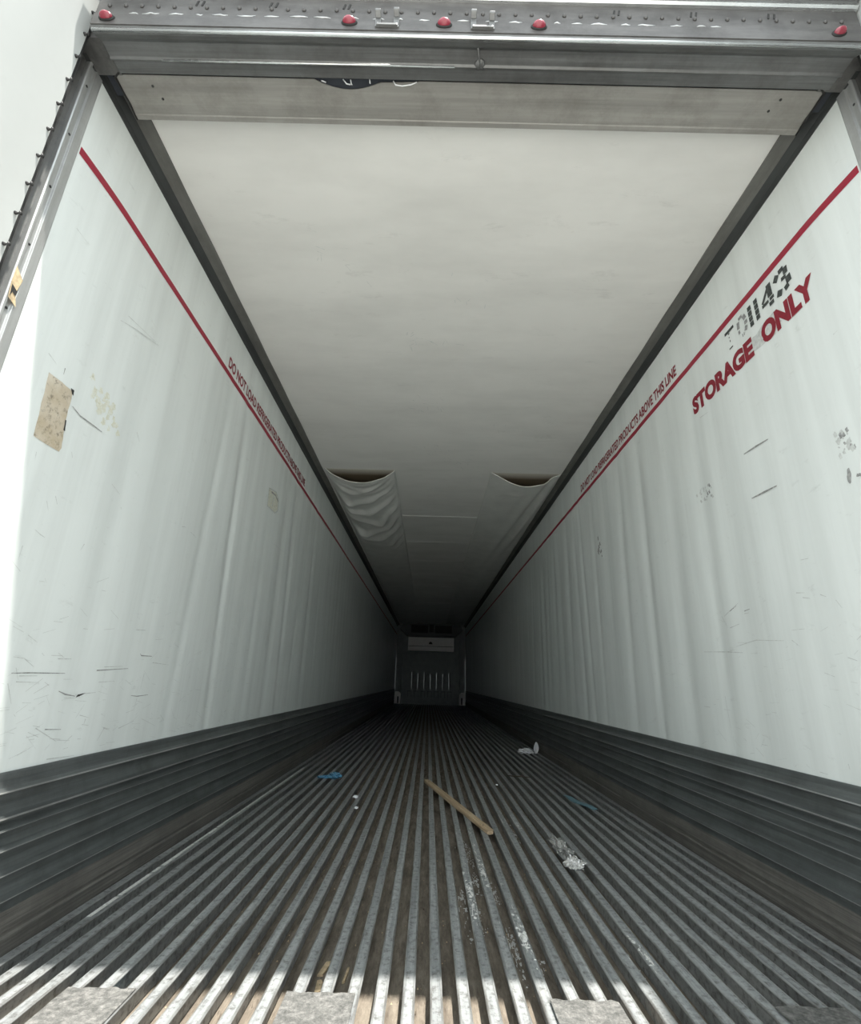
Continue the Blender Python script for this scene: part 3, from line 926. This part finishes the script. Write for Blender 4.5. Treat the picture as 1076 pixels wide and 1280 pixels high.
def stencil(ch, ya, yb, mat):
    mb = MB()
    for a, b_, wd in GL[ch]:
        asp = abs(yb - ya) / 0.1
        A = (a[0] * asp, a[1]); B = (b_[0] * asp, b_[1])
        q = quad(A, B, wd * (0.9 if ch != '1' else asp * 1.0))
        vs = [on_wall(1, ya + (yb - ya) * (p.x / asp), 2.207 + 0.1 * p.y, 0.0018) for p in q]
        mb.add(vs, [(0, 1, 2, 3)])
    return mb.build('lettering', mat, walls[1], label='black stencilled character of a unit number')
for ch, ya, yb, mt in (('T', 1.936, 1.867, M['stencil']), ('0', 1.845, 1.782, M['fadedstencil']), ('1', 1.772, 1.734, M['stencil']), ('1', 1.730, 1.692, M['stencil']), ('4', 1.682, 1.604, M['stencil']), ('3', 1.590, 1.514, M['stencil'])):
    stencil(ch, ya, yb, mt)
# old label left under the O and N
def patch(side, pts, mat, name, lab, lift=0.0011, jag=0.0, seed=1, sub=6):
    rr_ = random.Random(seed)
    ring = []
    for i in range(len(pts)):
        a = pts[i]; b_ = pts[(i + 1) % len(pts)]
        for t in range(sub):
            f = t / sub
            ring.append((a[0] + (b_[0] - a[0]) * f + rr_.uniform(-jag, jag), a[1] + (b_[1] - a[1]) * f + rr_.uniform(-jag, jag)))
    vs = [on_wall(side, y, z, lift) for y, z in ring]
    o = MB().add(vs, [tuple(range(len(vs)))]).build(name, mat, walls[side], label=lab)
    return o
patch(1, [(1.80, 2.155), (1.62, 2.175), (1.60, 2.11), (1.64, 2.085), (1.80, 2.095)], M['softscuff'], 'label_residue', 'greyish residue of an old label under the lettering', 0.0008, 0.006, 3)
patch(-1, [(1.304, 1.598), (1.412, 1.598), (1.414, 1.50), (1.429, 1.406), (1.424, 1.391), (1.318, 1.391)], M['beige'], 'scraped_patch', 'beige speckled rectangle scraped bare', 0.0012, 0.0015, 4)
patch(-1, [(1.398, 1.603), (1.414, 1.603), (1.416, 1.585), (1.408, 1.588)], M['cut'], 'scraped_edge', 'dark torn corner', 0.0020, 0.001, 6, 3)
patch(-1, [(1.412, 1.497), (1.418, 1.497), (1.424, 1.462), (1.416, 1.462)], M['cut'], 'scraped_edge', 'dark torn corner', 0.0020, 0.001, 7, 3)
rr_ = random.Random(21)
for k in range(26):   # flaky glue beside the patch
    t = k / 25
    yc = 1.50 + 0.14 * t + rr_.uniform(-0.035, 0.03); z_ = 1.685 - 0.09 * t + rr_.uniform(-0.04, 0.03)
    a = rr_.uniform(0.006, 0.017)
    patch(-1, [(yc - a, z_ - a * .6), (yc - a * .2, z_ - a), (yc + a, z_ - a * .3), (yc + a * .6, z_ + a * .8), (yc - a * .5, z_ + a)], M['glue'], 'glue_flake', None, 0.0008 + 0.00002 * k, 0.003, 100 + k, 3)
# worn spots on the right wall
rr_ = random.Random(31)
for (yc, z_, sy, sz, nn, mt) in ((1.465, 1.52, 0.030, 0.040, 26, 'softscuff'), (2.305, 1.655, 0.075, 0.045, 26, 'softscuff'), (3.87, 1.80, 0.05, 0.085, 14, 'scratch')):
    for k in range(nn):
        y_ = yc + rr_.uniform(-sy, sy); zz = z_ + rr_.uniform(-sz, sz)
        a = rr_.uniform(0.003, 0.010) if yc < 3 else rr_.uniform(0.006, 0.016)
        patch(1, [(y_ - a, zz - a), (y_ + a * .4, zz - a * 1.3), (y_ + a, zz + a * .5), (y_ - a * .3, zz + a * 1.2)], M[mt if k % 4 else 'scratch'], 'worn_spot', None, 0.0006 + 0.00002 * k, 0.002, 300 + k, 2)
patch(1, [(1.483, 1.428), (1.472, 1.432), (1.474, 1.40), (1.484, 1.378), (1.492, 1.39)], M['scratch'], 'gouge', 'dark gouge in the liner', 0.0016, 0.002, 9, 3)
patch(1, [(1.452, 1.402), (1.435, 1.396), (1.437, 1.388), (1.455, 1.392)], M['scratch'], 'gouge', 'dark gouge in the liner', 0.0016, 0.002, 10, 3)
# outlined drain cover shape on the left wall
def outline(side, pts, wd, mat, name, lab):
    mb = MB()
    for a, b_ in zip(pts, pts[1:]):
        q = quad(a, b_, wd)
        mb.add([on_wall(side, p.x, p.y, 0.0022) for p in q], [(0, 1, 2, 3)])
    return mb.build(name, mat, walls[side], label=lab)
patch(-1, [(3.335, 2.015), (3.50, 2.045), (3.565, 2.02), (3.58, 1.94), (3.53, 1.90), (3.345, 1.895)], M['glue'], 'vent_cover', 'small pale cover plate outlined in grey', 0.0010, 0.001, 12, 2)
outline(-1, [(3.335, 2.020), (3.50, 2.050), (3.58, 2.01), (3.585, 1.935), (3.53, 1.897), (3.345, 1.890), (3.335, 2.020)], 0.009, M['softscuff'], 'cover_outline', 'grey edge line')
outline(-1, [(3.40, 2.015), (3.49, 2.022), (3.565, 2.0)], 0.012, M['scratch'], 'cover_outline', 'grey edge line')
outline(-1, [(3.45, 2.0), (3.45, 1.92)], 0.012, M['softscuff'], 'cover_outline', 'grey edge line')

SL = [[(1.482, 0.736), (1.55, 0.738), (1.701, 0.739)], [(1.692, 0.685), (1.726, 0.675), (1.778, 0.668)], [(1.725, 0.664), (1.785, 0.662)], [(1.827, 0.675), (1.882, 0.678)], [(2.116, 0.821), (2.125, 0.814), (2.205, 0.815)], [(2.11, 0.662), (2.152, 0.658), (2.235, 0.662)], [(2.155, 0.65), (2.151, 0.602)], [(2.173, 0.746), (2.169, 0.685)], [(1.672, 0.575), (1.748, 0.569)], [(1.631, 0.582), (1.736, 0.536)], [(1.978, 0.554), (1.95, 0.514)], [(1.972, 0.555), (2.016, 0.544)], [(1.713, 0.487), (1.844, 0.481)], [(1.859, 0.751), (2.052, 0.762)], [(1.897, 0.764), (2.012, 0.769)], [(1.885, 0.712), (1.978, 0.715)], [(1.472, 0.78), (1.514, 0.777), (1.559, 0.755)], [(1.493, 0.751), (1.512, 0.719)], [(1.507, 0.713), (1.598, 0.711)], [(1.512, 0.729), (1.583, 0.73)], [(1.651, 0.782), (1.715, 0.784)], [(1.824, 0.607), (1.878, 0.595)], [(1.846, 0.576), (1.882, 0.571)], [(1.859, 0.593), (1.856, 0.576)], [(2.222, 0.79), (2.361, 0.785)], [(1.479, 0.709), (1.512, 0.654)], [(1.738, 0.883), (1.763, 0.884)], [(2.053, 0.91), (2.122, 0.914)], [(1.811, 0.545), (1.782, 0.526)], [(2.073, 0.546), (2.167, 0.566)], [(2.221, 0.57), (2.337, 0.536)], [(1.504, 0.842), (1.548, 0.824)], [(1.425, 1.552), (1.468, 1.541), (1.543, 1.543), (1.583, 1.543)], [(1.355, 1.647), (1.356, 1.625)], [(1.281, 1.649), (1.32, 1.637)], [(1.419, 1.137), (1.444, 1.129), (1.465, 1.125)], [(1.432, 1.231), (1.448, 1.206)], [(1.46, 1.257), (1.475, 1.236)], [(1.781, 1.333), (1.789, 1.326)], [(1.393, 1.081), (1.392, 1.039)], [(1.638, 1.152), (1.627, 1.127)], [(1.702, 1.394), (1.759, 1.376)], [(2.244, 1.399), (2.282, 1.407)], [(2.336, 1.399), (2.402, 1.39)], [(1.528, 1.973), (1.622, 2.006), (1.776, 2.048)], [(1.562, 2.02), (1.756, 2.049)], [(1.239, 2.092), (1.299, 2.09)], [(3.598, 1.678), (3.949, 1.686)], [(1.344, 1.352), (1.347, 1.327)], [(1.474, 1.414), (1.484, 1.398)], [(1.77, 1.641), (1.798, 1.613)]]
SR = [[(1.959, 1.707), (1.877, 1.704), (1.801, 1.699)], [(1.962, 1.506), (1.878, 1.503), (1.806, 1.501)], [(2.486, 1.668), (2.491, 1.559)], [(2.298, 1.062), (2.181, 1.103)], [(2.249, 1.077), (2.195, 1.094)], [(2.146, 1.064), (2.106, 1.068)], [(2.149, 1.054), (2.115, 1.053)], [(2.324, 1.065), (2.282, 1.007)], [(2.27, 1.006), (2.195, 1.016)], [(2.513, 0.917), (2.311, 0.906), (2.206, 0.897)], [(2.244, 0.925), (2.1, 0.941), (1.934, 0.926)], [(2.297, 0.912), (2.261, 0.91)], [(1.87, 0.91), (1.868, 0.904)], [(1.891, 0.925), (1.856, 0.9)], [(1.711, 1.063), (1.685, 1.051)], [(1.648, 1.035), (1.63, 1.006)], [(1.821, 1.087), (1.782, 1.081)], [(1.795, 1.066), (1.762, 1.058)], [(2.381, 0.556), (2.386, 0.498)], [(2.397, 0.719), (2.391, 0.587)], [(2.584, 0.668), (2.37, 0.66)], [(1.768, 1.197), (1.729, 1.194)], [(2.079, 0.838), (2.055, 0.834)], [(1.75, 0.534), (1.748, 0.518)], [(1.882, 0.491), (1.847, 0.489)], [(1.653, 0.853), (1.619, 0.842)], [(2.234, 2.039), (2.16, 2.029)], [(1.402, 1.887), (1.384, 1.889)], [(3.012, 1.576), (2.893, 1.584)]]
DARK_L = {0, 1, 4, 5, 8, 13, 32, 33}; DARK_R = {0, 1, 4, 5}
for side, strokes, dark in ((-1, SL, DARK_L), (1, SR, DARK_R)):
    rr_ = random.Random(50 + side)
    for i, st in enumerate(strokes):
        wd = rr_.uniform(0.0022, 0.0040) if i in dark else rr_.uniform(0.0014, 0.0030)
        if side > 0 and i < 2: wd = 0.0062
        mb = MB()
        nseg = len(st)
        vs = []
        for j, p in enumerate(st):
            a = Vector(st[max(0, j - 1)]); b_ = Vector(st[min(nseg - 1, j + 1)])
            d = (b_ - a).normalized(); pn = Vector((-d.y, d.x))
            h = wd * (0.35 if j in (0, nseg - 1) else 0.7)
            if nseg == 2: h = wd * (0.6 if j == 0 else 0.25)
            P = Vector(p)
            vs += [on_wall(side, *(P - pn * h), 0.0016), on_wall(side, *(P + pn * h), 0.0016)]
        fs = [(2 * j, 2 * j + 1, 2 * j + 3, 2 * j + 2) for j in range(nseg - 1)]
        mb.add(vs, fs).build('scuff_mark', M['scratch'] if i in dark else M['softscuff'], walls[side])
patch(-1, [(1.782, 0.664), (1.800, 0.668), (1.830, 0.677), (1.815, 0.676), (1.790, 0.672)], M['cut'], 'gouge', 'black crack in the liner', 0.0022, 0.0005, 15, 2)
# fine random scuffing low on both walls
for side in (-1, 1):
    rr_ = random.Random(70 + side)
    mb = MB()
    for k in range(260 if side < 0 else 90):
        y = 1.25 + rr_.random() ** 1.6 * 2.4; z = HS + 0.02 + rr_.random() ** 1.7 * 0.55
        ln = rr_.uniform(0.01, 0.07); a = rr_.gauss(0, 0.35); wd = rr_.uniform(0.0005, 0.0014)
        p0 = Vector((y, z)); p1 = p0 + Vector((math.cos(a), math.sin(a))) * ln
        if p1.y < HS + 0.006: continue
        mb.add([on_wall(side, p.x, p.y, 0.0010) for p in quad(p0, p1, wd)], [(0, 1, 2, 3)])
    mb.build('fine_scuffs', M['softscuff'], walls[side], label='fine scuffing low on the wall', stuff=True)

# faint rub marks on the ceiling
rr_ = random.Random(91)
mb = MB()
for (x, y, nn) in ((-0.17, 2.55, 14), (0.10, 2.2, 8), (-0.12, 3.3, 16), (0.20, 4.35, 22), (-0.05, 4.1, 14), (0.42, 3.6, 8), (-0.62, 2.0, 8)):
    for k in range(nn):
        p0 = Vector((x + rr_.gauss(0, 0.09), y + rr_.gauss(0, 0.07))); a = rr_.gauss(0.9, 0.7)
        p1 = p0 + Vector((math.cos(a), math.sin(a))) * rr_.uniform(0.01, 0.06)
        mb.add([(p.x, p.y, zc(p.x, p.y) - 0.0015) for p in quad(p0, p1, rr_.uniform(0.001, 0.004))], [(0, 1, 2, 3)])
mb.build('rub_marks', M['softscuff'], ceil, label='faint grey rub marks', stuff=True)

# ------------------------------------------------------------------ things lying on the floor
# wooden slat
a = Vector((-0.078, 4.42, 0)); b_ = Vector((0.268, 3.005, 0))
d = (b_ - a); ln = d.length
e = tag(empty('wooden_stick', (a + b_) / 2), 'long narrow piece of bare wood lying askew across the floor rails', 'wooden stick')
e.rotation_euler = (0, 0, math.atan2(d.y, d.x) - math.pi / 2)
hl = ln / 2
out = [(-0.022, -hl + 0.03), (-0.012, -hl), (0.014, -hl + 0.008), (0.022, -hl + 0.05), (0.023, 0.0), (0.022, hl - 0.06), (0.019, hl - 0.01), (0.010, hl), (-0.012, hl - 0.006), (-0.022, hl - 0.03), (-0.0225, 0.1)]
k = len(out)
vs = [(x, y, z) for z in (0.0006, 0.017) for x, y in out]
fs = [(i, (i + 1) % k, (i + 1) % k + k, i + k) for i in range(k)] + [tuple(range(k))[::-1], tuple(k + i for i in range(k))]
sb = MB().add(vs, fs).build('stick_body', M['wood'], e, bevel=0.002)
MB().tube([(0.012, hl - 0.5, 0.0172), (0.014, hl - 0.2, 0.0176), (0.010, hl - 0.03, 0.0172)], [0.001, 0.003, 0.001], 6).build('splinter', M['chip'], sb)
for yy in (-hl + 0.10, hl - 0.12):
    MB().lathe([(0.004, 0), (0.004, 0.001), (0.001, 0.0015)], (0.002, yy, 0.017), (0, 0, 1), 8).build('nail_head', M['screw'], sb)

def crumple(name, lab, cat, loc, size, rotz, mat, seed, sub=4, rough=0.35, freq=2.2):
    bm = bmesh.new()
    bmesh.ops.create_icosphere(bm, subdivisions=sub, radius=1.0)
    for v in bm.verts:
        p = v.co.copy()
        nz_ = noise.noise(p * freq + Vector((seed, 0, 0)))
        rg = 1 - abs(noise.noise(p * freq * 1.7 + Vector((0, seed, 3)))) * 2
        v.co = p * (1 + rough * nz_ + rough * 0.7 * (rg - 0.5))
        v.co = Vector((v.co.x * size[0], v.co.y * size[1], v.co.z * size[2]))
    zmin = min(v.co.z for v in bm.verts)
    for v in bm.verts:
        v.co.z = max(v.co.z, -size[2] * 0.55) + size[2] * 0.55 + 0.0005
    me = bpy.data.meshes.new(name)
    bm.to_mesh(me); bm.free()
    me.materials.append(mat)
    o = bpy.data.objects.new(name, me); C.objects.link(o)
    o.location = loc; o.rotation_euler = (0, 0, rotz)
    return tag(o, lab, cat) if lab else o

# crumpled clear plastic wrap: body and knotted end
e = tag(empty('plastic_wrap', (0.570, 2.68, 0)), 'crumpled shiny clear plastic wrap on the rails, right of the wood slat', 'plastic wrap')
o = crumple('wrap_body', None, None, (-0.005, 0.05, 0), (0.026, 0.14, 0.028), 0.06, M['wrap'], 3.3, 4, 0.75, 1.9); o.parent = e
o = crumple('wrap_end', None, None, (0.006, -0.125, 0), (0.036, 0.040, 0.022), 0.4, M['wrap'], 8.1, 4, 0.6, 1.8); o.parent = e
# white paper scrap with an upright flap
e = tag(empty('paper_scrap', (1.12, 6.28, 0)), 'torn white paper scrap with an upright flap near the right kick plate', 'paper')
o = crumple('crumpled_part', None, None, (-0.06, 0.02, 0), (0.085, 0.06, 0.030), 0.3, M['paper'], 5.5, 3, 0.6, 2.4); o.parent = e
vs = []; fs = []
for i in range(7):
    for j in range(9):
        u = i / 6 - 0.5; v_ = j / 8
        wv = 0.065 * (1 - abs(v_ - 0.45) ** 1.5 * 1.9)
        vs.append((0.048 + u * wv, 0.018 * math.sin(u * 5 + v_ * 2) - 0.02 * v_, 0.001 + 0.125 * v_))
for i in range(6):
    for j in range(8):
        q = i * 9 + j
        fs.append((q, q + 9, q + 10, q + 1))
o = MB().add(vs, fs).build('flap', M['paper'], e, smooth=True)
md = o.modifiers.new('thick', 'SOLIDIFY'); md.thickness = 0.002
# blue crumpled film
e = tag(empty('blue_film_scrap', (-0.835, 4.46, 0)), 'small crumpled blue plastic scrap on the left side of the floor', 'plastic scrap')
o = crumple('film_body', None, None, (0.03, 0.0, 0), (0.045, 0.05, 0.022), 0.4, M['blue'], 1.7, 3, 0.8, 3.0); o.parent = e
o = crumple('film_tail', None, None, (-0.045, -0.01, 0), (0.055, 0.028, 0.012), 0.2, M['blue'], 4.7, 3, 0.7, 3.0); o.parent = e
# teal strip lying in a channel and over a rail
vs = []; fs = []
rr_ = random.Random(12)
for i in range(13):
    y = -0.21 + 0.42 * i / 12
    for j in range(5):
        x = (-0.028 + 0.056 * j / 4) * (0.55 + 0.45 * math.sin(math.pi * (0.12 + 0.8 * i / 12)))
        vs.append((x + 0.01 * math.sin(i * 0.7), y, 0.003 + 0.006 * abs(noise.noise(Vector((x * 30, y * 9, 2))))))
for i in range(12):
    for j in range(4):
        q = i * 5 + j
        fs.append((q, q + 1, q + 6, q + 5))
o = MB().add(vs, fs).build('teal_plastic_strip', M['teal'], None, smooth=True)
o.location = (0.955, 3.83, 0.0); o.rotation_euler = (0, 0, 0.22)
md = o.modifiers.new('thick', 'SOLIDIFY'); md.thickness = 0.0015
tag(o, 'flat dull teal plastic strip on the rails towards the right side', 'plastic strip')
# thin dark twig
o = MB().tube([(0.62, 4.78, 0.004), (0.68, 4.73, 0.007), (0.74, 4.74, 0.005), (0.80, 4.70, 0.006)], [0.003, 0.004, 0.0035, 0.002], 6).build('twig', M['twig'], None, smooth=True)
tag(o, 'thin dark twig lying across the rails beyond the wood slat', 'twig')
# white bits
for i, (x, y, a, lab) in enumerate(((-0.545, 3.77, 0.014, 'small white paper bit on the rails nearest the blue scrap'),
                                    (-0.50, 3.48, 0.010, 'tiny white paper bit lying in front of the larger white bit'),
                                    (0.47, 4.35, 0.009, 'tiny white paper bit between the wood slat and the twig'))):
    crumple('paper_bit', lab, 'paper', (x, y, 0.0), (a * 1.3, a, a * 0.7), i, M['paper'], 2.2 + i, 2, 0.5)
# chips of wood in the channels by the door
CH = rails_x
for i, (x, y, lx, ly, rz, lab) in enumerate((
        (-0.358, 1.795, 0.009, 0.040, -0.15, 'pale wood chip in a channel left of the middle, the farther of a pair'),
        (-0.357, 1.705, 0.009, 0.032, 0.10, 'pale wood chip in a channel left of the middle, the nearer of a pair'),
        (-0.292, 1.765, 0.004, 0.040, -0.05, 'thin upright pale wood sliver in the next channel right of the chip pair'))):
    mb = MB().add([(-lx, -ly, 0), (lx * .7, -ly * .9, 0), (lx, ly * .4, 0), (lx * .4, ly, 0), (-lx * .8, ly * .8, 0),
                   (-lx, -ly, 0.005), (lx * .7, -ly * .9, 0.006), (lx, ly * .4, 0.006), (lx * .4, ly, 0.004), (-lx * .8, ly * .8, 0.005)],
                  [(4, 3, 2, 1, 0), (5, 6, 7, 8, 9), (0, 1, 6, 5), (1, 2, 7, 6), (2, 3, 8, 7), (3, 4, 9, 8), (4, 0, 5, 9)])
    o = mb.build('wood_chip', M['chip'], None)
    o.location = (x, y, ZV + 0.0005); o.rotation_euler = (0.0, 0, rz)
    tag(o, lab, 'wood chip', 'wood chips in the floor channels')
# blue-green plastic sliver wedged by the second plate from the right
for (x, y, sx, sy, nm, lab) in ((0.285, 1.585, 0.012, 0.016, 'teal_plastic_bit', 'small teal plastic bit wedged at the plate right of the middle'),
                                (-0.835, 1.62, 0.012, 0.055, 'dark_teal_sliver', 'dark teal plastic sliver in a channel at the left plate')):
    o = MB().add([(-sx, -sy, 0), (sx, -sy * .7, 0), (sx * .8, sy, 0), (-sx * .7, sy * .8, 0), (-sx, -sy, 0.006), (sx, -sy * .7, 0.008), (sx * .8, sy, 0.006), (-sx * .7, sy * .8, 0.004)],
                 [(3, 2, 1, 0), (4, 5, 6, 7), (0, 1, 5, 4), (1, 2, 6, 5), (2, 3, 7, 6), (3, 0, 4, 7)]).build(nm, M['teal'])
    cx = min([0.5 * (a_ + b2) for a_, b2 in zip(CH, CH[1:])], key=lambda q: abs(q - x))
    o.location = (cx, y, ZV + 0.0005)
    tag(o, lab, 'plastic bit')

# spilled white powder on rails and in channels, right of the middle
rr_ = random.Random(77)
mb = MB()
def splat(cx, cy, rx, ry, z, n_=14):
    pts = []
    for i in range(n_):
        t = 2 * math.pi * i / n_
        r = rr_.uniform(0.55, 1.1)
        pts.append((cx + rx * r * math.cos(t), cy + ry * r * math.sin(t), z))
    top = [(cx, cy, z + 0.002)]
    o_ = len(pts)
    mb.add(pts + top, [(i, (i + 1) % n_, o_) for i in range(n_)])
for (x, y, s_) in ((0.085, 2.33, 0.9), (0.10, 2.20, 1.2), (0.105, 2.08, 1.0), (0.15, 2.52, 0.7), (0.18, 2.44, 1.2), (0.19, 2.36, 1.0), (0.215, 1.98, 0.8), (0.23, 1.90, 1.2), (0.25, 1.85, 0.8), (0.15, 2.75, 0.6), (0.42, 3.2, 0.8), (0.40, 3.33, 0.8), (0.56, 1.83, 0.9), (0.13, 2.98, 0.6)):
    for t in range(70):
        xx = x + rr_.gauss(0, 0.018); yy = y + rr_.gauss(0, 0.055)
        on_rail = min(abs(xx - q) for q in CH) < 0.0125
        splat(xx, yy, 0.0012 + 0.007 * rr_.random() ** 3 * s_, 0.003 + 0.026 * rr_.random() ** 3 * s_, 0.0004 if on_rail else ZV + 0.0006, 7)
mb.build('powder_spill', M['powder'], floor, label='dusty white powder spilled on the rails', stuff=True)
# loose crumbs in the channels
mb = MB()
for k in range(700):
    i = rr_.randrange(len(CH) - 1)
    x = 0.5 * (CH[i] + CH[i + 1]) + rr_.uniform(-0.028, 0.028)
    y = 1.35 + rr_.random() ** 2.0 * 4.5
    a = rr_.uniform(0.0010, 0.0032)
    z = ZV
    mb.add([(x - a, y - a * rr_.uniform(.5, 2), z), (x + a, y - a, z), (x, y + a * rr_.uniform(1, 3), z), (x, y, z + a * rr_.uniform(.8, 2.2))], [(0, 1, 3), (1, 2, 3), (2, 0, 3)])
mb.build('channel_crumbs', M['chip'], floor, label='crumbs of dirt and wood in the channels', stuff=True)

# clods of dirt caked in the channels
mb = MB()
for k in range(2600):
    i = rr_.randrange(len(CH) - 1)
    x = 0.5 * (CH[i] + CH[i + 1]) + rr_.uniform(-0.022, 0.022)
    y = 1.2 + rr_.random() ** 1.8 * 4.2
    a = rr_.uniform(0.002, 0.008); ly = a * rr_.uniform(1.0, 3.2); h = rr_.uniform(0.002, 0.008)
    t0 = rr_.random() * 6.28
    ring = [(x + a * math.cos(t0 + t * 1.2566) * rr_.uniform(.6, 1.1), y + ly * math.sin(t0 + t * 1.2566) * rr_.uniform(.6, 1.1), ZV - 0.0002) for t in range(5)]
    mb.add(ring + [(x + a * 0.2, y, ZV + h), (x - a * 0.3, y + ly * 0.3, ZV + h * 0.8)], [(0, 1, 5), (1, 2, 6, 5), (2, 3, 6), (3, 4, 6), (4, 0, 5, 6)])
mb.build('dirt_clods', M['dirt'], floor, label='clods of dirt caked in the channels', stuff=True)

# ------------------------------------------------------------------ yard outside
mb = MB().box(-60, 60, -60, 60, -1.45, -1.35)
tag(mb.build('ground', M['concrete']), 'pale concrete yard below and behind the trailer', 'ground', kind='structure')
